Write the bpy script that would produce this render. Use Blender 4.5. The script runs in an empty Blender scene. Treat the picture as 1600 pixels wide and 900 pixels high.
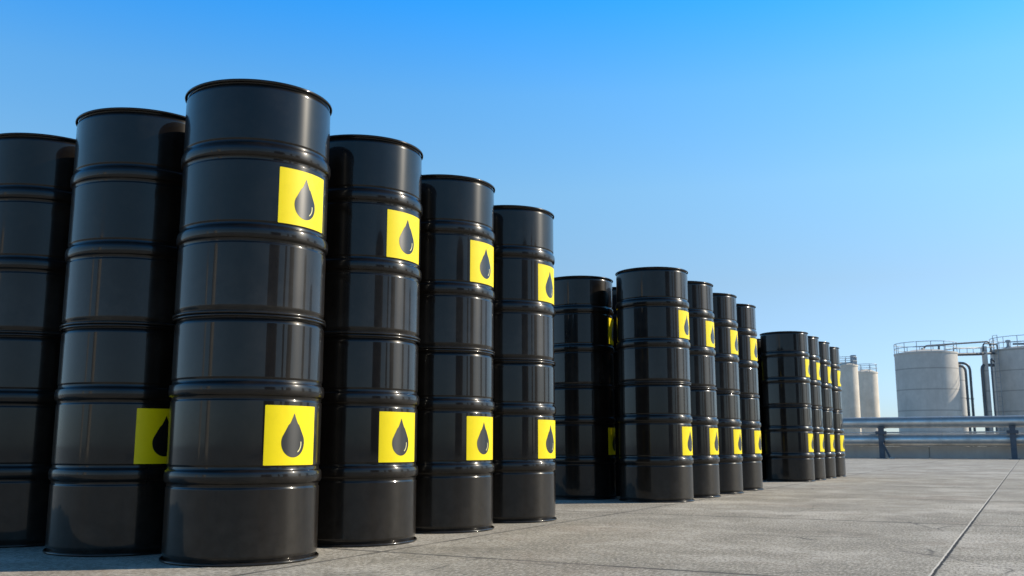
import bpy, bmesh, math, random
from mathutils import Vector, Matrix
random.seed(7)
R = math.radians
PI = math.pi
scene = bpy.context.scene
col = scene.collection

# ------------------------------------------------------------------ camera
FPX, PITCH, CAMH = 1494.6, 0.16384, 0.4107          # focal length in px of a 1600 px wide frame
cd = bpy.data.cameras.new("camera")
cd.sensor_width = 36.0
cd.lens = FPX / 1600 * 36
cd.clip_start, cd.clip_end = 0.05, 6000
cam = bpy.data.objects.new("camera", cd)
cam.location = (0, 0, CAMH)
cam.rotation_euler = (PI / 2 + PITCH, 0, 0)
cd.dof.use_dof = True
cd.dof.focus_distance = 4.6
cd.dof.aperture_fstop = 9.0
col.objects.link(cam)
scene.camera = cam

# ------------------------------------------------------------------ light
SUN_B, SUN_E = R(80), R(32)                          # bearing clockwise from +Y, elevation
world = bpy.data.worlds.new("World")
scene.world = world
world.use_nodes = True
wn, wl = world.node_tree.nodes, world.node_tree.links
bg = wn["Background"]
sky = wn.new("ShaderNodeTexSky")
sky.sky_type = 'NISHITA'
sky.sun_disc = False
sky.sun_elevation = SUN_E
sky.sun_rotation = SUN_B
sky.altitude = 0
sky.air_density = 1.0
sky.dust_density = 0.35
sky.ozone_density = 3.0
hs = wn.new("ShaderNodeHueSaturation")
hs.inputs['Saturation'].default_value = 1.15
hs.inputs['Value'].default_value = 1.0
wl.new(sky.outputs[0], hs.inputs['Color'])
# added sky tint: no yellow at horizon, bluer above, dimmed overhead to set shade
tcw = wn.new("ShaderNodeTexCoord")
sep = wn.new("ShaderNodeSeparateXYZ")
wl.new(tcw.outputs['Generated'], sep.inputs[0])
sky_tint = wn.new("ShaderNodeValToRGB")
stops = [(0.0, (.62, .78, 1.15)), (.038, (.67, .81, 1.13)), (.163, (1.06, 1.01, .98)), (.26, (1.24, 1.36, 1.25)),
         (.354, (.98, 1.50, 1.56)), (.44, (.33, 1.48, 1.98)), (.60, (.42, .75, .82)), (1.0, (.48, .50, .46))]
while len(sky_tint.color_ramp.elements) < len(stops):
    sky_tint.color_ramp.elements.new(.5)
for e_, (p_, c_) in zip(sky_tint.color_ramp.elements, stops):
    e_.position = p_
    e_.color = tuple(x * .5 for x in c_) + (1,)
wl.new(sep.outputs[2], sky_tint.inputs[0])
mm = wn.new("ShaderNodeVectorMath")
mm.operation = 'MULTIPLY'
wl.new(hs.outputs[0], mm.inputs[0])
wl.new(sky_tint.outputs[0], mm.inputs[1])
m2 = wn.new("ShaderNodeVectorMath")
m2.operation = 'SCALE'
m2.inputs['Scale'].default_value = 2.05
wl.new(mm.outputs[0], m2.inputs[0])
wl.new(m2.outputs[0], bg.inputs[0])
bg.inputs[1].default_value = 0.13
sd = bpy.data.lights.new("sun", 'SUN')
sd.energy = 5.0
sd.angle = R(0.53)
sd.color = (1.0, 0.87, 0.69)
sun = bpy.data.objects.new("sun", sd)
sv = Vector((math.sin(SUN_B) * math.cos(SUN_E), math.cos(SUN_B) * math.cos(SUN_E), math.sin(SUN_E)))
sun.rotation_euler = sv.to_track_quat('Z', 'Y').to_euler()
sun.location = (30, 10, 40)
col.objects.link(sun)
scene.view_settings.view_transform = 'Standard'
scene.view_settings.look = 'None'
scene.view_settings.gamma = 1
scene.view_settings.use_curve_mapping = False
scene.view_settings.exposure = 0.17

# ------------------------------------------------------------------ frame of the yard
ANG = 0.4904
D = Vector((math.sin(ANG), math.cos(ANG), 0))        # along the rows of drums
L = Vector((-math.cos(ANG), math.sin(ANG), 0))       # across, to the left


def uv(u, v, z=0.0):
    return D * u + L * v + Vector((0, 0, z))


def at(px, py, Y):
    """photo pixel -> point on the vertical plane y = Y"""
    X, U = (px - 800) / FPX, (450 - py) / FPX
    d = Vector((X, math.cos(PITCH) - U * math.sin(PITCH), math.sin(PITCH) + U * math.cos(PITCH)))
    t = Y / d.y
    return Vector((0, 0, CAMH)) + d * t


# ------------------------------------------------------------------ materials
def mat(name):
    m = bpy.data.materials.new(name)
    m.use_nodes = True
    return m, m.node_tree.nodes, m.node_tree.links, m.node_tree.nodes["Principled BSDF"]


def N(nodes, t, **k):
    n = nodes.new(t)
    for a, b in k.items():
        if a.startswith('i_'):
            n.inputs[int(a[2:]) if a[2:].isdigit() else a[2:]].default_value = b
        else:
            setattr(n, a, b)
    return n


def noise(nodes, links, vec, scale, detail=6, rough=.6, dist=0):
    n = N(nodes, "ShaderNodeTexNoise")
    n.inputs['Scale'].default_value = scale
    n.inputs['Detail'].default_value = detail
    n.inputs['Roughness'].default_value = rough
    n.inputs['Distortion'].default_value = dist
    links.new(vec, n.inputs['Vector'])
    return n.outputs[0]


def ramp(nodes, links, fac, stops):
    r = N(nodes, "ShaderNodeValToRGB")
    el = r.color_ramp.elements
    while len(el) < len(stops):
        el.new(.5)
    for e, (p, c) in zip(el, stops):
        e.position = p
        e.color = (c, c, c, 1) if isinstance(c, (int, float)) else (*c, 1)
    links.new(fac, r.inputs[0])
    return r.outputs[0]


def math_(nodes, links, op, a, b=None, c=None, clamp=False):
    n = N(nodes, "ShaderNodeMath", operation=op)
    n.use_clamp = clamp
    for i, x in enumerate((a, b, c)):
        if x is None:
            continue
        if isinstance(x, (int, float)):
            n.inputs[i].default_value = x
        else:
            links.new(x, n.inputs[i])
    return n.outputs[0]


def mix(nodes, links, fac, a, b, mode='MIX'):
    n = N(nodes, "ShaderNodeMix", data_type='RGBA', blend_type=mode)
    for s, x in ((n.inputs[0], fac), (n.inputs[6], a), (n.inputs[7], b)):
        if isinstance(x, (int, float)):
            s.default_value = x
        elif isinstance(x, tuple):
            s.default_value = (*x, 1)
        else:
            links.new(x, s)
    return n.outputs[2]


def bump(nodes, links, bsdf, h, strength=.3, dist=.01):
    b = N(nodes, "ShaderNodeBump")
    b.inputs['Strength'].default_value = strength
    b.inputs['Distance'].default_value = dist
    links.new(h, b.inputs['Height'])
    links.new(b.outputs[0], bsdf.inputs['Normal'])
    return b


def coords(nodes, links, kind='Object', scale=(1, 1, 1), rot=(0, 0, 0), rnd=False):
    t = N(nodes, "ShaderNodeTexCoord")
    m = N(nodes, "ShaderNodeMapping")
    m.inputs['Scale'].default_value = scale
    m.inputs['Rotation'].default_value = rot
    links.new(t.outputs[kind], m.inputs['Vector'])
    if rnd:
        oi = N(nodes, "ShaderNodeObjectInfo")
        k = math_(nodes, links, 'MULTIPLY', oi.outputs['Random'], 37.0)
        links.new(k, m.inputs['Location'])
    return m.outputs[0]


# black gloss paint of the drums
def drum_paint():
    m, n, l, b = mat("black_drum_paint")
    c = coords(n, l, rnd=True)
    dirt = noise(n, l, c, 9, 8, .65)
    f = ramp(n, l, dirt, [(.45, 0), (.75, 1)])
    base = mix(n, l, f, (.0065, .0048, .0034), (.015, .0115, .0085))
    # dust gathering towards the foot of the drum
    t = N(n, "ShaderNodeTexCoord")
    s = N(n, "ShaderNodeSeparateXYZ")
    l.new(t.outputs['Object'], s.inputs[0])
    foot = math_(n, l, 'MULTIPLY', ramp(n, l, math_(n, l, 'DIVIDE', s.outputs[2], .30), [(0, 1), (1, 0)]),
                 ramp(n, l, noise(n, l, c, 22, 6), [(.35, .25), (.7, 1)]))
    base = mix(n, l, math_(n, l, 'MULTIPLY', foot, .28), base, (.060, .054, .047))
    l.new(base, b.inputs['Base Color'])
    sc = coords(n, l, scale=(1, 1, .12), rnd=True)
    streak = noise(n, l, sc, 16, 5, .6)
    oi_ = N(n, "ShaderNodeObjectInfo")
    rg = math_(n, l, 'MULTIPLY_ADD', streak, .16, math_(n, l, 'MULTIPLY_ADD', oi_.outputs['Random'], .06, .21))
    l.new(rg, b.inputs['Roughness'])
    # rolled sheet under the paint: highlights stretch up and down the shell
    tg = N(n, "ShaderNodeTangent", direction_type='RADIAL', axis='Z')
    l.new(tg.outputs[0], b.inputs['Tangent'])
    b.inputs['Anisotropic'].default_value = .75
    b.inputs['Anisotropic Rotation'].default_value = .25
    b.inputs['Specular IOR Level'].default_value = .15
    b.inputs['Coat Weight'].default_value = .54
    b.inputs['Coat IOR'].default_value = 1.5
    l.new(math_(n, l, 'MULTIPLY_ADD', streak, .07, .01), b.inputs['Coat Roughness'])
    h = noise(n, l, sc, 7, 2, .5)
    bp = bump(n, l, b, h, .25, .004)
    l.new(bp.outputs[0], b.inputs['Coat Normal'])
    return m


def sticker_mat(name, colr, rough, coat):
    m, n, l, b = mat(name)
    c = coords(n, l, rnd=True)
    d = noise(n, l, c, 30, 6, .6)
    dk = tuple(x * .86 for x in colr)
    l.new(mix(n, l, ramp(n, l, d, [(.5, 0), (.9, .6)]), colr, dk), b.inputs['Base Color'])
    b.inputs['Roughness'].default_value = rough
    b.inputs['Coat Weight'].default_value = coat
    b.inputs['Specular IOR Level'].default_value = .3
    b.inputs['Coat Roughness'].default_value = .12
    return m


def concrete_ground():
    m, n, l, b = mat("concrete_yard")
    g = N(n, "ShaderNodeNewGeometry")
    mp = N(n, "ShaderNodeMapping")
    mp.inputs['Rotation'].default_value = (0, 0, ANG)      # x' = -across, y' = along
    l.new(g.outputs['Position'], mp.inputs['Vector'])
    P = mp.outputs[0]
    s = N(n, "ShaderNodeSeparateXYZ")
    l.new(P, s.inputs[0])
    wob = math_(n, l, 'MULTIPLY', math_(n, l, 'SUBTRACT', noise(n, l, P, 14, 6, .7), .5), .016)
    wob2 = math_(n, l, 'MULTIPLY', math_(n, l, 'SUBTRACT', noise(n, l, P, 1.3, 4, .6), .5), .05)
    v = math_(n, l, 'MULTIPLY', s.outputs[0], -1)
    u = s.outputs[1]

    def joint(x, off, period, half, w):
        a = math_(n, l, 'ADD', math_(n, l, 'SUBTRACT', x, off), w)
        q = math_(n, l, 'DIVIDE', a, period)
        fr = math_(n, l, 'SUBTRACT', q, math_(n, l, 'ROUND', q))
        d = math_(n, l, 'MULTIPLY', math_(n, l, 'ABSOLUTE', fr), period)
        return math_(n, l, 'SUBTRACT', 1, math_(n, l, 'DIVIDE', d, half), clamp=True), d
    # saw-cut joint on the right, wide and dark, with a pale spalled lip
    a0 = math_(n, l, 'ADD', math_(n, l, 'SUBTRACT', v, .312), math_(n, l, 'MULTIPLY', wob, .7))
    d0 = math_(n, l, 'ABSOLUTE', a0)
    rag = math_(n, l, 'MULTIPLY_ADD', ramp(n, l, noise(n, l, P, 30, 4, .7), [(.35, 0), (.65, 1)]), .0065, .0035)
    d0 = math_(n, l, 'ABSOLUTE', math_(n, l, 'ADD', a0, math_(n, l, 'MULTIPLY', rag, .6)))
    wide = ramp(n, l, math_(n, l, 'DIVIDE', d0, rag), [(.70, 1), (1.0, 0)])
    lip = ramp(n, l, math_(n, l, 'DIVIDE', math_(n, l, 'ABSOLUTE', math_(n, l, 'SUBTRACT', a0, .004)), .0075), [(.35, 1), (.7, 0)])
    j1, _ = joint(v, 2.285, 3.946, .014, math_(n, l, 'MULTIPLY', wob, 1))
    j2, _ = joint(u, 3.19, 2.53, .018, math_(n, l, 'MULTIPLY', math_(n, l, 'ADD', wob, math_(n, l, 'MULTIPLY', wob2, .35)), 1))
    breaks = ramp(n, l, noise(n, l, P, 2.1, 3), [(.38, .55), (.6, 1)])
    thin = math_(n, l, 'MULTIPLY', ramp(n, l, math_(n, l, 'MAXIMUM', j1, j2), [(0, 0), (.5, 1)]), breaks)
    # colour
    big = noise(n, l, P, .45, 5, .6)
    mid = noise(n, l, P, 3.0, 9, .7)
    fine = noise(n, l, P, 75, 5, .8)
    vf = noise(n, l, P, 260, 3, .8)
    sp = N(n, "ShaderNodeMapping")
    sp.inputs['Scale'].default_value = (2.2, .45, 1)
    sp.inputs['Rotation'].default_value = (0, 0, -ANG + R(90))
    l.new(P, sp.inputs['Vector'])
    brush = noise(n, l, sp.outputs[0], 2.2, 8, .7)
    c = mix(n, l, ramp(n, l, big, [(.3, 0), (.7, 1)]), (.385, .358, .298), (.50, .462, .388))
    c = mix(n, l, ramp(n, l, mid, [(.35, .0), (.68, 1)]), c, (.28, .252, .200))
    c = mix(n, l, math_(n, l, 'MULTIPLY', ramp(n, l, brush, [(.48, 0), (.68, 1)]), .55), c, (.49, .455, .39))
    far = noise(n, l, P, 1.15, 8, .78)
    c = mix(n, l, ramp(n, l, far, [(.49, 0), (.60, .72)]), c, (.205, .187, .150))
    c = mix(n, l, ramp(n, l, far, [(.40, .8), (.48, 0)]), c, (.60, .56, .49))
    bp_ = N(n, "ShaderNodeMapping")
    bp_.inputs['Scale'].default_value = (1, .36, 1)
    bp_.inputs['Rotation'].default_value = (0, 0, R(-8))
    l.new(P, bp_.inputs['Vector'])
    broom = noise(n, l, bp_.outputs[0], 95, 4, .8)
    c = mix(n, l, ramp(n, l, broom, [(.52, 0), (.60, .72)]), c, (.10, .090, .072))
    c = mix(n, l, ramp(n, l, broom, [(.41, .65), (.48, 0)]), c, (.72, .67, .58))
    c = mix(n, l, ramp(n, l, fine, [(.50, 0), (.66, .85)]), c, (.13, .122, .108))
    c = mix(n, l, ramp(n, l, fine, [(.30, .55), (.45, 0)]), c, (.52, .51, .48))
    c = mix(n, l, ramp(n, l, vf, [(.55, 0), (.7, .5)]), c, (.11, .105, .1))
    # rusty and oily stains
    st1 = math_(n, l, 'MULTIPLY', ramp(n, l, noise(n, l, P, .8, 3, .6), [(.55, 0), (.68, 1)]), ramp(n, l, noise(n, l, P, 6, 6, .7), [(.35, .2), (.65, 1)]))
    c = mix(n, l, math_(n, l, 'MULTIPLY', st1, .30), c, (.30, .20, .14))
    of_ = N(n, "ShaderNodeVectorMath", operation='ADD')
    of_.inputs[1].default_value = (31.7, 12.3, 0)
    l.new(P, of_.inputs[0])
    st2 = math_(n, l, 'MULTIPLY', ramp(n, l, noise(n, l, of_.outputs[0], 1.7, 5, .65), [(.60, 0), (.68, 1)]), ramp(n, l, noise(n, l, P, 9, 5, .7), [(.4, .2), (.6, 1)]))
    c = mix(n, l, math_(n, l, 'MULTIPLY', st2, .55), c, (.11, .105, .085))
    # each slab poured a little lighter or darker
    fl = N(n, "ShaderNodeCombineXYZ")
    l.new(math_(n, l, 'FLOOR', math_(n, l, 'DIVIDE', math_(n, l, 'SUBTRACT', v, .312), 1.973)), fl.inputs[0])
    l.new(math_(n, l, 'FLOOR', math_(n, l, 'DIVIDE', math_(n, l, 'SUBTRACT', u, 3.19), 2.53)), fl.inputs[1])
    wnz = N(n, "ShaderNodeTexWhiteNoise", noise_dimensions='2D')
    l.new(fl.outputs[0], wnz.inputs['Vector'])
    c = mix(n, l, math_(n, l, 'MULTIPLY', wnz.outputs[0], .22), c, (.24, .225, .19))
    # pits
    vo = N(n, "ShaderNodeTexVoronoi")
    vo.inputs['Scale'].default_value = 9
    l.new(P, vo.inputs['Vector'])
    pit = math_(n, l, 'MULTIPLY', ramp(n, l, vo.outputs['Distance'], [(.03, 1), (.085, 0)]),
                ramp(n, l, noise(n, l, P, 4.1, 2), [(.52, 0), (.6, 1)]))
    c = mix(n, l, math_(n, l, 'MULTIPLY', pit, .8), c, (.06, .058, .055))
    # hair cracks
    dv = N(n, "ShaderNodeMix", data_type='VECTOR')
    dv.inputs[0].default_value = .12
    l.new(P, dv.inputs[4])
    nz = N(n, "ShaderNodeTexNoise")
    nz.inputs['Scale'].default_value = 3
    nz.inputs['Detail'].default_value = 6
    l.new(P, nz.inputs['Vector'])
    l.new(nz.outputs[1], dv.inputs[5])
    vc = N(n, "ShaderNodeTexVoronoi", feature='DISTANCE_TO_EDGE')
    vc.inputs['Scale'].default_value = .9
    l.new(dv.outputs[1], vc.inputs['Vector'])
    crack = math_(n, l, 'MULTIPLY', ramp(n, l, vc.outputs['Distance'], [(.0, 1), (.006, 0)]),
                  ramp(n, l, noise(n, l, P, 1.7, 2), [(.5, 0), (.6, 1)]))
    c = mix(n, l, math_(n, l, 'MULTIPLY', crack, .9), c, (.08, .077, .07))
    c = mix(n, l, math_(n, l, 'MULTIPLY', thin, .95), c, (.07, .066, .06))
    c = mix(n, l, math_(n, l, 'MULTIPLY', lip, .8), c, (.66, .63, .57))
    c = mix(n, l, wide, c, (.018, .018, .02))
    l.new(c, b.inputs['Base Color'])
    b.inputs['Roughness'].default_value = .82
    b.inputs['Specular IOR Level'].default_value = .35
    h = math_(n, l, 'ADD', math_(n, l, 'MULTIPLY', fine, .35), math_(n, l, 'MULTIPLY', mid, .8))
    h = math_(n, l, 'ADD', h, math_(n, l, 'MULTIPLY', vf, .12))
    h = math_(n, l, 'SUBTRACT', h, math_(n, l, 'MULTIPLY', math_(n, l, 'MAXIMUM', wide, math_(n, l, 'MULTIPLY', thin, .3)), .5))
    bump(n, l, b, h, .8, .008)
    return m


def tank_mat(name, ca, cb, bands, rough=.7):
    """weathered painted steel / render with faint horizontal weld seams"""
    m, n, l, b = mat(name)
    c = coords(n, l, rnd=True)
    t = N(n, "ShaderNodeTexCoord")
    s = N(n, "ShaderNodeSeparateXYZ")
    l.new(t.outputs['Object'], s.inputs[0])
    sc = coords(n, l, scale=(1, 1, .18), rnd=True)
    f = ramp(n, l, noise(n, l, c, 1.2, 8, .7), [(.3, 0), (.7, 1)])
    colr = mix(n, l, f, ca, cb)
    st = ramp(n, l, noise(n, l, sc, 3.5, 7, .7), [(.5, 0), (.75, 1)])
    colr = mix(n, l, math_(n, l, 'MULTIPLY', st, .45), colr, tuple(x * .6 for x in ca))
    if bands:
        q = math_(n, l, 'DIVIDE', s.outputs[2], bands)
        fr = math_(n, l, 'ABSOLUTE', math_(n, l, 'SUBTRACT', q, math_(n, l, 'ROUND', q)))
        ln = ramp(n, l, math_(n, l, 'MULTIPLY', fr, bands), [(.018, 1), (.045, 0)])
        colr = mix(n, l, math_(n, l, 'MULTIPLY', ln, .6), colr, tuple(x * .35 for x in ca))
    l.new(colr, b.inputs['Base Color'])
    b.inputs['Roughness'].default_value = rough
    bump(n, l, b, noise(n, l, c, 5, 6, .6), .25, .02)
    return m


def metal_mat(name, colr, rough=.35, metallic=.9):
    m, n, l, b = mat(name)
    c = coords(n, l, rnd=True)
    f = ramp(n, l, noise(n, l, c, 3, 7, .65), [(.35, 0), (.7, 1)])
    l.new(mix(n, l, f, colr, tuple(x * .7 for x in colr)), b.inputs['Base Color'])
    l.new(math_(n, l, 'MULTIPLY_ADD', f, .18, rough), b.inputs['Roughness'])
    b.inputs['Metallic'].default_value = metallic
    bump(n, l, b, noise(n, l, c, 6, 4), .12, .01)
    return m


M_PAINT = drum_paint()
M_YEL = sticker_mat("yellow_vinyl", (.90, .71, .0), .45, .05)
M_DROP = sticker_mat("black_print", (.012, .011, .010), .31, .1)
_n = M_DROP.node_tree.nodes
_tg = N(_n, "ShaderNodeTangent", direction_type='RADIAL', axis='Z')
M_DROP.node_tree.links.new(_tg.outputs[0], _n["Principled BSDF"].inputs['Tangent'])
_n["Principled BSDF"].inputs['Anisotropic'].default_value = .7
_n["Principled BSDF"].inputs['Anisotropic Rotation'].default_value = .25
_n["Principled BSDF"].inputs['Specular IOR Level'].default_value = .6
M_GLINT = sticker_mat("pale_print", (.80, .74, .35), .4, 0)
M_BUNG = metal_mat("bung_steel", (.45, .45, .45), .4)
M_GROUND = concrete_ground()
M_TANK = tank_mat("weathered_tank_shell", (.60, .57, .52), (.46, .44, .40), 1.28)
M_SILO = tank_mat("pale_silo_shell", (.78, .70, .58), (.60, .53, .43), 0)
M_DTANK = tank_mat("dark_tank_shell", (.10, .095, .09), (.07, .066, .062), 1.6)
M_WALL = tank_mat("parapet_concrete", (.42, .42, .41), (.32, .32, .31), 0, .85)
M_PIPE = metal_mat("galvanised_pipe", (.66, .64, .60), .30, .72)
M_POST = metal_mat("dark_post_steel", (.10, .11, .13), .5, .3)
M_DPIPE = metal_mat("grey_painted_pipe", (.12, .135, .15), .4, .2)
M_RAIL = metal_mat("railing_steel", (.38, .42, .45), .5, .4)


# ------------------------------------------------------------------ geometry helpers
def link(name, me, m, parent=None, smooth=True, loc=None):
    if m is not None and not me.materials:
        me.materials.append(m)
    o = bpy.data.objects.new(name, me)
    col.objects.link(o)
    if parent:
        o.parent = parent
    if loc is not None:
        o.location = loc
    return o


def tomesh(name, bm, smooth_angle=35):
    bmesh.ops.recalc_face_normals(bm, faces=bm.faces)
    for f in bm.faces:
        f.smooth = True
    lim = R(smooth_angle)
    for e in bm.edges:
        if len(e.link_faces) == 2:
            e.smooth = e.calc_face_angle(0) < lim
    me = bpy.data.meshes.new(name)
    bm.to_mesh(me)
    bm.free()
    return me


def lathe(bm, prof, seg=96, close=False, c=(0, 0)):
    rings = []
    for r, z in prof:
        if r < 1e-6:
            rings.append([bm.verts.new((c[0], c[1], z))])
        else:
            rings.append([bm.verts.new((c[0] + r * math.cos(2 * PI * i / seg), c[1] + r * math.sin(2 * PI * i / seg), z)) for i in range(seg)])
    pairs = list(zip(rings, rings[1:]))
    if close:
        pairs.append((rings[-1], rings[0]))
    for a, b in pairs:
        for i in range(seg):
            j = (i + 1) % seg
            if len(a) == 1 and len(b) == 1:
                continue
            if len(a) == 1:
                bm.faces.new((a[0], b[i], b[j]))
            elif len(b) == 1:
                bm.faces.new((a[i], a[j], b[0]))
            else:
                bm.faces.new((a[i], a[j], b[j], b[i]))
    return bm


def tube(bm, pts, r, seg=12, cap=True, closed=False):
    pts = [Vector(p) for p in pts]
    n = len(pts)
    rings = []
    prev = None
    for i, p in enumerate(pts):
        if closed:
            t = (pts[(i + 1) % n] - pts[i - 1]).normalized()
        else:
            t = (pts[min(i + 1, n - 1)] - pts[max(i - 1, 0)]).normalized()
        if prev is None:
            a = Vector((0, 0, 1)) if abs(t.z) < .9 else Vector((1, 0, 0))
            x = t.cross(a).normalized()
        else:
            x = (prev - t * prev.dot(t)).normalized()
        prev = x
        y = t.cross(x)
        rings.append([bm.verts.new(p + x * r * math.cos(2 * PI * k / seg) + y * r * math.sin(2 * PI * k / seg)) for k in range(seg)])
    pr = list(zip(rings, rings[1:]))
    if closed:
        pr.append((rings[-1], rings[0]))
    for a, b in pr:
        for k in range(seg):
            bm.faces.new((a[k], a[(k + 1) % seg], b[(k + 1) % seg], b[k]))
    if cap and not closed:
        bm.faces.new(rings[0])
        bm.faces.new(rings[-1][::-1])


def bend(pts, rad, n=6):
    """round the corners of a polyline"""
    pts = [Vector(p) for p in pts]
    out = [pts[0]]
    for a, b, c in zip(pts, pts[1:], pts[2:]):
        d1, d2 = (a - b).normalized(), (c - b).normalized()
        r = min(rad, (a - b).length * .49, (c - b).length * .49)
        p, q = b + d1 * r, b + d2 * r
        for i in range(n + 1):
            t = i / n
            out.append(p * (1 - t) ** 2 + b * 2 * t * (1 - t) + q * t * t)
    out.append(pts[-1])
    return out


def box(bm, c, sx, sy, sz, rz=0, bev=0):
    """c = centre of the base"""
    g = bmesh.ops.create_cube(bm, size=1)
    vs = g['verts']
    bmesh.ops.scale(bm, vec=(sx, sy, sz), verts=vs)
    bmesh.ops.translate(bm, vec=(0, 0, sz / 2), verts=vs)
    if bev:
        es = list({e for v in vs for e in v.link_edges})
        r = bmesh.ops.bevel(bm, geom=es, offset=bev, segments=2, affect='EDGES')
        vs = list({v for f in r['faces'] for v in f.verts} | {v for v in vs if v.is_valid})
    bmesh.ops.rotate(bm, cent=(0, 0, 0), matrix=Matrix.Rotation(rz, 3, 'Z'), verts=vs)
    bmesh.ops.translate(bm, vec=c, verts=vs)


def empty(name, label, cat, loc, rz=0, group=None):
    o = bpy.data.objects.new(name, None)
    o.empty_display_size = .2
    o.location = loc
    o.rotation_euler = (0, 0, rz)
    o['label'] = label
    o['category'] = cat
    if group:
        o['group'] = group
    col.objects.link(o)
    return o


def tag(o, label, cat, group=None):
    o['label'] = label
    o['category'] = cat
    if group:
        o['group'] = group
    return o


# ------------------------------------------------------------------ ground
bm = bmesh.new()
S = 2500
vs = [bm.verts.new(p) for p in ((-S, -S, 0), (S, -S, 0), (S, S, 0), (-S, S, 0))]
bm.faces.new(vs)
ground = link("ground", tomesh("ground", bm), M_GROUND)
ground['kind'] = 'structure'

# ------------------------------------------------------------------ oil drum
DH = 0.8825            # height of one drum
RB = 0.2795            # shell radius
RC = 0.2868            # chime radius


def drum_body():
    bm = bmesh.new()
    prof = [(RB - .006, .004), (RB - .006, .016), (RB - .004, .020), (RB - .001, .026), (RB, .030), (RB, .034), (RB, .038)]

    def hoop(z):
        out = []
        out += [(RB, z - .053), (RB, z - .050), (RB, z - .046), (RB - .0034, z - .0425), (RB - .0034, z - .0395), (RB - .0022, z - .034), (RB - .0020, z - .0285)]
        for k in range(9):
            a = PI * (k / 8)
            out.append((RB + .0005 + .0076 * math.sin(a) ** .8 if 0 < k < 8 else RB + .0005, z - .0265 * math.cos(a)))
        out += [(RB - .0020, z + .0285), (RB - .0022, z + .034), (RB - .0034, z + .0395), (RB - .0034, z + .0425), (RB, z + .046), (RB, z + .050), (RB, z + .053)]
        return out
    prof += [(RB, .15)]
    sq = lambda pts, z: [(r, z + (q - z) * .87) for r, q in pts]
    prof += sq(hoop(.302), .302)
    prof += [(RB, .45)]
    prof += sq(hoop(.613), .613)
    prof += [(RB, .75), (RB, DH - .038), (RB, DH - .034), (RB, DH - .030), (RB - .001, DH - .026), (RB - .004, DH - .020), (RB - .006, DH - .016), (RB - .006, DH - .004)]
    lathe(bm, prof, 128)
    return tomesh("drum_body", bm, 60)


def drum_rim(z0, up):
    """rolled chime: a bead standing a little proud of the shell"""
    bm = bmesh.new()
    r0, rr, hh = RC - .0060, .0060, .0056
    prof = []
    for k in range(12):
        a = 2 * PI * k / 12
        prof.append((r0 + rr * math.cos(a), z0 + hh * math.sin(a)))
    lathe(bm, prof, 128, close=True)
    return tomesh("drum_rim", bm, 60)


def drum_lid(z, ri):
    bm = bmesh.new()
    lathe(bm, [(ri, z + .009), (ri - .004, z - .006), (ri - .012, z - .010), (ri - .03, z - .009), (.12, z - .0075), (.115, z - .0055), (0, z - .0055)], 96)
    return tomesh("drum_lid", bm, 50)


def bung(r, x):
    bm = bmesh.new()
    lathe(bm, [(r, 0), (r, .006), (r * .85, .0085), (r * .5, .0085), (r * .45, .004), (0, .004)], 24, c=(x, 0))
    return tomesh("bung", bm, 40)


def cyl_patch(outline, r, thick, name):
    """a flat outline (s across, z up) wrapped round the shell at radius r; filled, with a thin edge"""
    bm = bmesh.new()
    vs = [bm.verts.new((s, z, 0)) for s, z in outline]
    bm.faces.new(vs)
    bmesh.ops.triangulate(bm, faces=bm.faces[:])
    xs = [s for s, _ in outline]
    k = int((max(xs) - min(xs)) / .008) + 1
    for i in range(1, k):
        x = min(xs) + (max(xs) - min(xs)) * i / k
        bmesh.ops.bisect_plane(bm, geom=bm.verts[:] + bm.edges[:] + bm.faces[:], plane_co=(x, 0, 0), plane_no=(1, 0, 0))
    ret = bmesh.ops.extrude_face_region(bm, geom=bm.faces[:])
    top = [v for v in ret['geom'] if isinstance(v, bmesh.types.BMVert)]
    for v in top:
        v.co.z = thick
    for v in bm.verts:
        s, z, d = v.co
        a = s / r
        v.co = ((r + d) * math.cos(a), (r + d) * math.sin(a), z)
    return tomesh(name, bm, 40)


def rounded_rect(w, h, rad, n=4):
    out = []
    for cx, cy, a0 in ((w / 2 - rad, h / 2 - rad, 0), (-w / 2 + rad, h / 2 - rad, 90), (-w / 2 + rad, -h / 2 + rad, 180), (w / 2 - rad, -h / 2 + rad, 270)):
        for i in range(n + 1):
            a = R(a0 + 90 * i / n)
            out.append((cx + rad * math.cos(a), cy + rad * math.sin(a)))
    return out


def drop_outline(w, h):
    """tear drop, tip up; w wide, h tall, centred"""
    out = []
    rb = w / 2
    cy = -h / 2 + rb * 1.02
    tip = h / 2
    dist = tip - cy
    a = math.asin(rb / dist)
    # bottom circle from the right tangent round to the left tangent
    n = 36
    for i in range(n + 1):
        t = (a * .75) + (-PI - 1.5 * a) * i / n
        out.append((rb * math.cos(t), cy + rb * 1.02 * math.sin(t)))
    # slightly concave flanks to the tip
    lx, ly = out[-1]
    for i in range(1, 12):
        t = i / 12
        out.append((lx * (1 - t) + .0035 * math.sin(PI * t) * (1 if t > .55 else .0), ly + (tip - ly) * t))
    out.append((0, tip))
    rx, ry = out[0]
    for i in range(11, 0, -1):
        t = i / 12
        out.append((rx * (1 - t) - .0035 * math.sin(PI * t) * (1 if t > .55 else .0), ry + (tip - ry) * t))
    return out


def glint_outline():
    rin, rout = .0335, .0375
    cy = -.030
    o = []
    for i in range(11):
        a = R(12 - 68 * i / 10)
        o.append((rout * math.cos(a), cy + rout * math.sin(a)))
    for i in range(11):
        a = R(-56 + 68 * i / 10)
        o.append((rin * math.cos(a), cy + rin * math.sin(a)))
    return o


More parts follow.
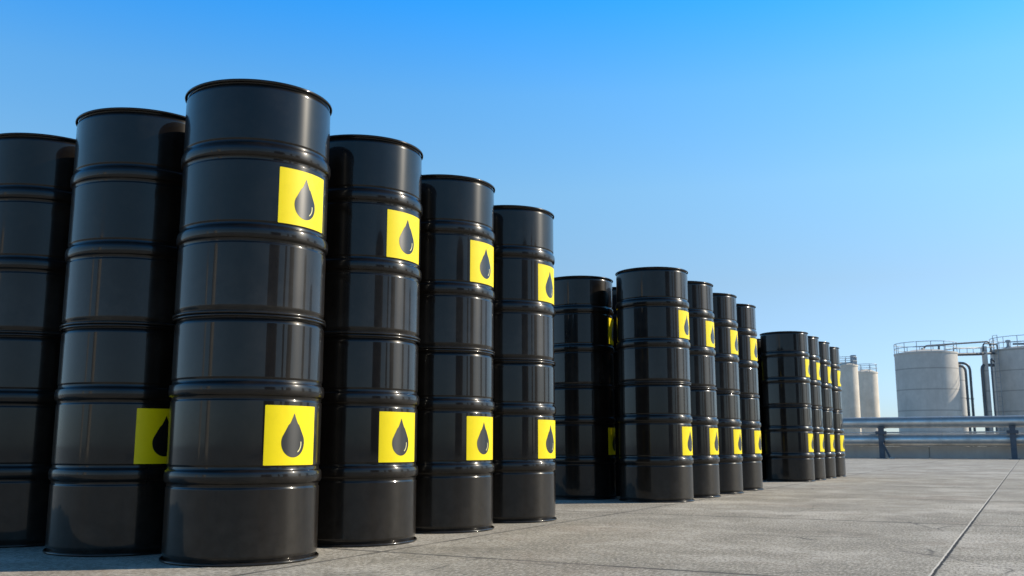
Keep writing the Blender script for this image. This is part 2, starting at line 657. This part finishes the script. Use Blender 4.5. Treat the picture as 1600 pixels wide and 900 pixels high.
SW, SH = .232, .213
ME = dict(
    body=drum_body(),
    top=drum_rim(DH - .0058, 1),
    bot=drum_rim(.0058, -1),
    lid=drum_lid(DH - .020, RB - .005),
    bung=bung(.034, .20), vent=bung(.017, -.20),
    sticker=cyl_patch(rounded_rect(SW, SH, .003), RB + .0004, .0009, "sticker"),
    drop=cyl_patch(drop_outline(.104, .158), RB + .0012, .0006, "droplet"),
    glint=cyl_patch(glint_outline(), RB + .0017, .0005, "glint"),
)


def make_drum():
    t = empty("oil_drum", "", "oil drum", (0, 0, 0))
    link("body", ME['body'], M_PAINT, t)
    link("rim", ME['top'], M_PAINT, t)
    link("rim", ME['bot'], M_PAINT, t)
    lid = link("lid", ME['lid'], M_PAINT, t)
    link("bung", ME['bung'], M_BUNG, lid, loc=(0, 0, DH - .0262))
    link("bung", ME['vent'], M_BUNG, lid, loc=(0, 0, DH - .0262))
    s = link("sticker", ME['sticker'], M_YEL, t, loc=(0, 0, .4495))
    link("droplet", ME['drop'], M_DROP, s)
    link("glint", ME['glint'], M_GLINT, s)
    return t


def copy_tree(o, parent=None):
    c = o.copy()
    col.objects.link(c)
    if parent:
        c.parent = parent
        c.matrix_parent_inverse = o.matrix_parent_inverse.copy()
    for ch in [x for x in scene.objects if x.parent == o]:
        copy_tree(ch, c)
    return c


# centre of every stack, its block and its place in the grid
POS = {
    (0, 0, 0): (-1.012, 3.680), (0, 1, 0): (-.705, 4.326), (0, 2, 0): (-.375, 4.952), (0, 3, 0): (-.032, 5.572),
    (0, 0, 1): (-1.580, 3.986), (0, 0, 2): (-2.160, 4.300),
    (1, 0, 0): (1.105, 7.470), (1, 1, 0): (1.438, 8.095), (1, 2, 0): (1.780, 8.729), (1, 3, 0): (2.124, 9.385),
    (1, 0, 1): (.554, 7.851),
    (2, 0, 0): (3.318, 11.615), (2, 1, 0): (3.606, 12.109), (2, 2, 0): (3.945, 12.740), (2, 3, 0): (4.300, 13.403),
}
LA = Vector((L.x, L.y))
extra = [(0, i, k) for i in (1, 2, 3) for k in (1, 2)] + [(1, i, 1) for i in (1, 2, 3)] + [(1, i, 2) for i in (0, 1)] + [(2, i, 1) for i in (0, 1, 2, 3)]
for (g, i, k) in extra:
    p = Vector(POS[(g, i, 0)]) + LA * (.645 * k)
    POS[(g, i, k)] = (p.x + random.uniform(-.012, .012), p.y + random.uniform(-.012, .012))

BLOCK = ["nearest block", "middle block", "farthest block"]
ROWN = ["front corner stack", "second stack back", "third stack back", "last stack back"]


def drum_label(g, i, k, up):
    lv = "upper" if up else "lower"
    if k == 0:
        where = ["front right corner stack", "second stack back on right", "third stack back on right", "last stack back on right"][i]
        return f"{lv} black drum, {BLOCK[g]}, {where}"
    if k == 1 and i == 0:
        st = {(0, 1): "plain black upper drum with no sign showing", (0, 0): "lower black drum whose yellow sign is half hidden"}.get((g, up), f"{lv} black drum with a sliver of yellow sign")
        return f"{st}, left of front corner, {BLOCK[g]}"
    if k == 2 and i == 0:
        return f"{lv} plain black drum of the leftmost front stack, {BLOCK[g]}"
    col_ = ["", "second", "third"][k]
    return f"{lv} black drum, {BLOCK[g]}, {['front', 'second', 'third', 'last'][i]} row, {col_} column from right"


proto = make_drum()
first = True
for (g, i, k) in sorted(POS):
    x, y = POS[(g, i, k)]
    for up in (0, 1):
        o = proto if first else copy_tree(proto)
        first = False
        rnd = random.Random(hash((g, i, k, up)) & 0xffff)
        b = (123.4 if up else 127.0) + rnd.uniform(-1.2, 1.2)
        if g == 0 and (i, k) == (0, 1):
            b = 129.5
        if g == 0 and k == 0 and i in (1, 2):
            b -= 2 * i - .5
        if g == 0 and (i, k) == (3, 0):
            b -= 8.5
        if g == 1:
            b -= (4.5 if up else 8) if k == 0 else 19
        if g == 2:
            b -= 7.5 if k == 0 else 16
        if g == 0 and ((k == 1 and i == 0 and up) or k == 2):
            b = 300 + rnd.uniform(-25, 25)            # sign turned away
        o.location = (x + up * rnd.uniform(-.003, .003), y + up * rnd.uniform(-.003, .003), up * DH)
        o.rotation_euler = (0, 0, PI / 2 - R(b))
        o['label'] = drum_label(g, i, k, up)
        o['group'] = "black oil drums stacked two high"

# ------------------------------------------------------------------ low wall and pipe run at the end of the yard
WU = 35.5
bm = bmesh.new()
zt = at(1480, 697.5, (uv(WU, 2.5)).y).z
for a in range(-12, 16):
    c = uv(WU + .15, a * 3.0 + 1.5, 0)
    box(bm, c, 3.0 - .012, .26, zt, rz=-ANG, bev=.012)
lw = link("low_wall", tomesh("low_wall", bm), M_WALL)
tag(lw, "low grey concrete wall along the far edge of the yard, below the pipes", "wall")

u_pipe = WU - .42


def pipe_run(name, ytop, ybot, label, du=0.0, flange=True):
    p = uv(u_pipe + du, 2.5)
    px = 1480
    z1, z0 = at(px, ytop, p.y).z, at(px, ybot, p.y).z
    r, zc = (z1 - z0) / 2, (z1 + z0) / 2
    base = empty(name, label, "pipe", uv(u_pipe + du, -20, zc), -ANG)
    bm = bmesh.new()
    tube(bm, [(0 - x, 0, 0) for x in (0, 20, 40, 66)], r, 40)
    link("pipe_shell", tomesh("pipe_shell", bm, 40), M_PIPE, base)
    if flange:
        for q in range(0, 66, 9):
            bm = bmesh.new()
            tube(bm, [(-(q + 4.55), 0, 0), (-(q + 4.51), 0, 0)], r * 1.035, 40)
            link("weld_collar", tomesh("weld_collar", bm, 30), M_PIPE, base)
    return r, zc


r1, z1 = pipe_run("pipeline", 650.8, 668.3, "thick silver upper pipe running across the far edge of the yard")
r2, z2 = pipe_run("pipeline", 677.5, 697.2, "thick silver lower pipe running just above the low wall")
r3, z3 = pipe_run("pipeline", 674.3, 676.8, "thin grey pipe between the two thick silver pipes", du=.06, flange=False)


def post(v, label, brace=False):
    b = empty("pipe_support", label, "post", uv(u_pipe - r2 - .10, v), -ANG, "steel posts carrying the pipes")
    H = z1 - r1 - .01
    bm = bmesh.new()
    w, t = .17, .018
    box(bm, (0, -.07, .015), w, t, H - .015)
    box(bm, (0, .07, .015), w, t, H - .015)
    box(bm, (0, 0, .015), t, .14 - t - .004, H - .015)
    link("upright", tomesh("upright", bm, 20), M_POST, b)
    bm = bmesh.new()
    box(bm, (0, 0, 0), .32, .30, .015)
    link("base_plate", tomesh("base_plate", bm, 20), M_POST, b)
    bm = bmesh.new()                                   # arm under the upper pipe
    box(bm, (0, .18 + r2 * .5, H + .001), .2, .56 + r2, .035)
    link("saddle", tomesh("saddle", bm, 20), M_POST, b)
    bm = bmesh.new()                                   # bracket that grips the thin pipe
    box(bm, (0, -.02, z3 - .06), .34, .20, .11, bev=.01)
    link("bracket", tomesh("bracket", bm, 20), M_POST, b)
    if not brace:
        return b
    bm = bmesh.new()                                   # diagonal brace to the ground
    tube(bm, [(.02, -.10, z2 - .05), (.26, -.12, .02)], .034, 8)
    link("brace", tomesh("brace", bm, 20), M_POST, b)
    bm = bmesh.new()
    box(bm, (.32, -.10, 0), .16, .16, .05, bev=.008)
    link("brace_foot", tomesh("brace_foot", bm, 20), M_WALL, b)
    return b


def v_at(px, u):
    """across coordinate of the line 'along = u' seen at a photo column, near the ground"""
    # ray direction at ground level
    lo, hi = -60.0, 60.0
    X = (px - 800) / (FPX / math.cos(PITCH))
    for _ in range(60):
        m = (lo + hi) / 2
        p = uv(u, m)
        if p.x / p.y > X:
            lo = m
        else:
            hi = m
    return lo


up_ = u_pipe - r2 - .10
vA, vB = v_at(1378, up_), v_at(1584, up_)
st = vA - vB
post(vA, "dark steel post nearest the drums, with a diagonal brace to a small concrete foot", True)
post(vB, "dark steel post under the right tank at the right edge")
for j in (2, 3):
    post(vB - st * (j - 1), ["dark steel post carrying the pipes, first beyond the right edge", "dark steel post carrying the pipes, second beyond the right edge"][j - 2])
post(vA + st, "dark steel post hidden behind the farthest drums")


# ------------------------------------------------------------------ tanks
def ring_pts(r, z, n=64):
    return [(r * math.cos(2 * PI * i / n), r * math.sin(2 * PI * i / n), z) for i in range(n)]


def railing(parent, r, z, h, nposts, thick=.02):
    bm = bmesh.new()
    for zz in (h, h * .5):
        tube(bm, ring_pts(r, z + zz), thick, 6, closed=True)
    for i in range(nposts):
        a = 2 * PI * i / nposts
        tube(bm, [(r * math.cos(a), r * math.sin(a), z), (r * math.cos(a), r * math.sin(a), z + h)], thick, 6)
    return link("railing", tomesh("railing", bm, 60), M_RAIL, parent)


def tank(px_l, px_r, py_top, Y, label, name="storage_tank", rail_px=None, shell=None, group=None, nposts=14, dome=.25):
    c = at((px_l + px_r) / 2, py_top, Y)
    dep = Y * math.cos(PITCH) + (c.z - CAMH) * math.sin(PITCH)
    r = (px_r - px_l) / 2 * dep / FPX
    Ht = c.z
    t = empty(name, label, "tank" if name == "storage_tank" else "silo", (c.x, Y, 0), 0, group)
    bm = bmesh.new()
    lathe(bm, [(r + .06, 0), (r + .06, .12), (r, .121), (r, Ht * .33), (r, Ht * .66), (r, Ht - .1), (r + .035, Ht - .099), (r + .035, Ht), (r - .03, Ht + .001)], 96)
    link("shell", tomesh("shell", bm, 40), shell or M_TANK, t)
    bm = bmesh.new()
    lathe(bm, [(r - .03, Ht + .002), (r * .5, Ht + dome * .75), (0, Ht + dome)], 64)
    link("roof", tomesh("roof", bm, 40), shell or M_TANK, t)
    if rail_px:
        hr = at((px_l + px_r) / 2, py_top - rail_px, Y).z - Ht
        railing(t, r - .02, Ht, hr, nposts)
    return t, r, Ht, Vector((c.x, Y, 0))


def ladder(parent, x, y, z0, z1, rz, w=.42, cage=True):
    bm = bmesh.new()
    for s in (-1, 1):
        tube(bm, [(s * w / 2, 0, z0), (s * w / 2, 0, z1)], .022, 6)
    z = z0 + .2
    while z < z1:
        tube(bm, [(-w / 2, 0, z), (w / 2, 0, z)], .013, 5)
        z += .3
    me = tomesh("ladder", bm, 60)
    o = link("ladder", me, M_RAIL, parent, loc=(x, y, 0))
    o.rotation_euler = (0, 0, rz)
    return o


GT = "storage tanks behind the pipes"
YA, YB = 60.0, 61.2
ta, ra, ha, ca = tank(1400.5, 1491.5, 552.5, YA, "broad grey tank with a pipe arching over its railed roof, left of two", rail_px=15, group=GT)
tb, rb, hb, cb = tank(1553, 1665, 546.5, YB, "broad grey tank cut by the right edge, with pipes up its left side", rail_px=18, group=GT, nposts=16)
te, re_, he, ce = tank(1476, 1504.5, 572, 70, "narrow tank tucked behind the right side of the left broad tank", rail_px=None, group=GT)
tc, rc, hc, cc = tank(1304, 1339, 571, 70, "pale cream silo just right of the farthest drums, the taller one", "silo", rail_px=12, shell=M_SILO, group="cream silos", nposts=10)
tdd, rd, hd, cdv = tank(1335, 1370, 582, 76, "pale cream silo standing apart in the sky gap, the shorter one", "silo", rail_px=12, shell=M_SILO, group="cream silos", nposts=8)

# the rest of the tank farm, beyond the right edge and behind the camera (seen mirrored in the drums)
def far_tank(bearing, dist, r, Ht, label, name="storage_tank", shell=None, rz=0):
    b_ = R(bearing)
    t = empty(name, label, "tank" if name == "storage_tank" else "silo", (math.sin(b_) * dist, math.cos(b_) * dist, 0), 0, GT if name == "storage_tank" else "cream silos")
    bm = bmesh.new()
    lathe(bm, [(r + .06, 0), (r + .06, .12), (r, .121), (r, Ht * .5), (r, Ht - .1), (r + .035, Ht - .099), (r + .035, Ht)], 64)
    link("shell", tomesh("shell", bm, 40), shell or M_TANK, t)
    bm = bmesh.new()
    lathe(bm, [(r - .03, Ht + .002), (r * .5, Ht + .2), (0, Ht + .3)], 48)
    link("roof", tomesh("roof", bm, 40), shell or M_TANK, t)
    railing(t, r - .02, Ht, 1.0, 12)


far_tank(56, 62, 3.2, 10.5, "tall grey tank beyond the right edge, next after the ladder tank")
far_tank(72, 50, 2.2, 10.5, "slim dark tank beyond the right edge of the yard", shell=M_DTANK)
far_tank(99, 46, 3.4, 11.0, "dark tank standing far right of the drums, on the sunny side", shell=M_DTANK)
far_tank(110, 44, 1.2, 11.5, "slimmest dark tank on the sunny side of the yard", shell=M_DTANK)
far_tank(130, 44, 6.5, 10.5, "widest dark tank, behind the camera on the right", shell=M_DTANK)
far_tank(228, 36, 2.0, 8.5, "cream silo behind the camera on the left, the nearer one", "silo", M_SILO)
far_tank(241, 38, .9, 8.0, "thin cream silo behind the camera on the far left", "silo", M_SILO)

# mast on the narrow tank
bm = bmesh.new()
tube(bm, [(.2, 0, he + .2), (.2, 0, he + 1.0)], .03, 6)
link("mast", tomesh("mast", bm), M_RAIL, te)
# vent box and hatch on the tall silo
bm = bmesh.new()
box(bm, (rc * .55, -rc * .4, hc), .34, .34, .72, bev=.02)
link("hatch", tomesh("hatch", bm, 20), M_RAIL, tc)


def loc_of(parent, p):
    return Vector(p) - parent.location


# roof pipe on the left tank: rises from the roof and runs over to the right tank
Yp = YA - .3
p0, p1 = at(1442, 553, Yp), at(1444, 540.5, Yp)
p2 = at(1546, 533.5, cb.y - .3)
pr = empty("overhead_pipe", "thin dark pipe rising from the left tank's roof and crossing to the right tank", "pipe", (p0.x, p0.y, ha))
bm = bmesh.new()
tube(bm, bend([p0 - pr.location - Vector((0, 0, .1)), p1 - pr.location, p2 - pr.location, p2 - pr.location + Vector((.05, 0, -.7))], .25), .052, 10)
link("pipe_shell", tomesh("pipe_shell", bm, 50), M_DPIPE, pr)
bm = bmesh.new()
q1, q0 = at(1467, 539.5, Yp), at(1467, 553, Yp)
tube(bm, [q0 - pr.location, q1 - pr.location], .07, 8)
link("stand", tomesh("stand", bm, 50), M_DPIPE, pr)
bm = bmesh.new()
lathe(bm, [(.16, -.1), (.16, .1), (.10, .28), (.09, .32)], 20)
link("nozzle", tomesh("nozzle", bm, 50), M_SILO, pr)

# walkway beam between the two tanks, with a hand rail
b0, b1 = at(1484, 554.2, YA), at(1548, 552.6, YB)
wk = empty("walkway", "dark walkway beam with a handrail bridging the gap between the two broad tanks", "walkway", b0)
bm = bmesh.new()
dv = b1 - b0
ln = dv.length
rz = math.atan2(dv.y, dv.x)
for s in (-.3, .3):
    o2 = Vector((-math.sin(rz) * s, math.cos(rz) * s, 0))
    tube(bm, [o2, dv + o2], .075, 8)
link("beam", tomesh("beam", bm, 50), M_DPIPE, wk)
bm = bmesh.new()
hz1 = at(1484, 544.5, YA).z - b0.z
for s in (-.3, .3):
    o2 = Vector((-math.sin(rz) * s, math.cos(rz) * s, 0))
    tube(bm, [o2 + Vector((0, 0, hz1)), dv + o2 + Vector((0, 0, hz1))], .028, 6)
    for q in range(4):
        c = dv * (q / 3) + o2
        tube(bm, [c, c + Vector((0, 0, hz1))], .02, 6)
link("handrail", tomesh("handrail", bm, 50), M_RAIL, wk)

# pair of bent down-pipes from the left tank
for (xa, ya_, xb, yb_, lab) in ((1488, 567.3, 1521.5, 0, "outer of the two bent dark pipes dropping beside the left broad tank"),
                                (1488, 571.5, 1514.5, 0, "inner of the two bent dark pipes dropping beside the left broad tank")):
    Yq = YA + (.2 if xb > 1518 else -.15)
    a = at(xa, ya_, Yq)
    b = at(xb - 3, ya_, Yq)
    base = Vector((at(xb, 670, Yq).x + .05, Yq, 0))
    b.x = base.x
    o = empty("down_pipe", lab, "pipe", base, 0, "bent pipes beside the left tank")
    bm = bmesh.new()
    tube(bm, bend([a - base, Vector((0, 0, a.z)), Vector((0, 0, 0))], .55, 8), .078, 12)
    link("pipe_shell", tomesh("pipe_shell", bm, 50), M_DPIPE, o)
    for zz in (1.2, 3.3):
        bm = bmesh.new()
        tube(bm, [(0, 0, zz), (0, 0, zz + .06)], .11, 12)
        link("flange", tomesh("flange", bm, 40), M_DPIPE, o)

# pipes and ladder column up the left side of the right tank
Yr = YB - .6
base = at(1542, 670, Yr); base.z = 0
xa = at(1551, 560, Yr)
o = empty("riser_pipe", "pale grey riser pipe bending into the left side of the right tank", "pipe", base)
za = at(1545, 570, Yr).z
bm = bmesh.new()
tube(bm, bend([Vector((0, 0, 0)), Vector((0, 0, za)), Vector((.9, .3, za))], .35, 8), .10, 12)
link("pipe_shell", tomesh("pipe_shell", bm, 50), M_DPIPE, o)
base2 = at(1549, 670, Yr); base2.z = 0
o = empty("riser_duct", "tall pale duct rising above the rim at the left side of the right tank", "duct", base2)
zb = at(1549, 541, Yr).z
bm = bmesh.new()
box(bm, (0, .1, 0), .26, .26, zb, bev=.02)
link("duct_shell", tomesh("duct_shell", bm, 30), M_TANK, o)
bm = bmesh.new()
tube(bm, bend([Vector((-.1, 0, zb - .3)), Vector((-.1, 0, zb + .18)), Vector((1.0, .4, zb + .18)), Vector((1.0, .4, zb - .4))], .2, 6), .05, 8)
link("gooseneck", tomesh("gooseneck", bm, 50), M_DPIPE, o)
base3 = at(1557, 670, Yr - .4); base3.z = 0
o = empty("drain_pipe", "thin dark pipe running straight down the left face of the right tank", "pipe", base3)
zc_ = at(1554, 560, Yr - .4).z
bm = bmesh.new()
tube(bm, bend([Vector((0, 0, 0)), Vector((0, 0, zc_)), Vector((.5, .6, zc_ - .15))], .2, 6), .055, 10)
link("pipe_shell", tomesh("pipe_shell", bm, 50), M_DPIPE, o)
ladder(tb, -rb - .06, -.35, 0, hb + .9, PI / 2 + .2)


# valves and vents on the right tank's roof
def roof_vent(dx, dy, h, r):
    b = lambda: bmesh.new()
    bm = b()
    lathe(bm, [(r * 1.5, hb + .02), (r * 1.5, hb + .09), (r * .7, hb + .16), (r * .7, hb + h), (r * 1.2, hb + h), (r * 1.2, hb + h + .12), (0, hb + h + .17)], 20, c=(dx, dy))
    link("roof_vent", tomesh("roof_vent", bm, 40), M_RAIL, tb)


roof_vent(-rb * .72, -rb * .25, .42, .14)
roof_vent(-rb * .15, -rb * .55, .5, .13)
bm = bmesh.new()
tube(bm, bend([Vector((-rb * .62, -rb * .3, hb + .30)), Vector((-rb * .30, -rb * .5, hb + .26)), Vector((-rb * .30, -rb * .5, hb))], .1, 4), .06, 8)
link("roof_pipe", tomesh("roof_pipe", bm, 50), M_DPIPE, tb)
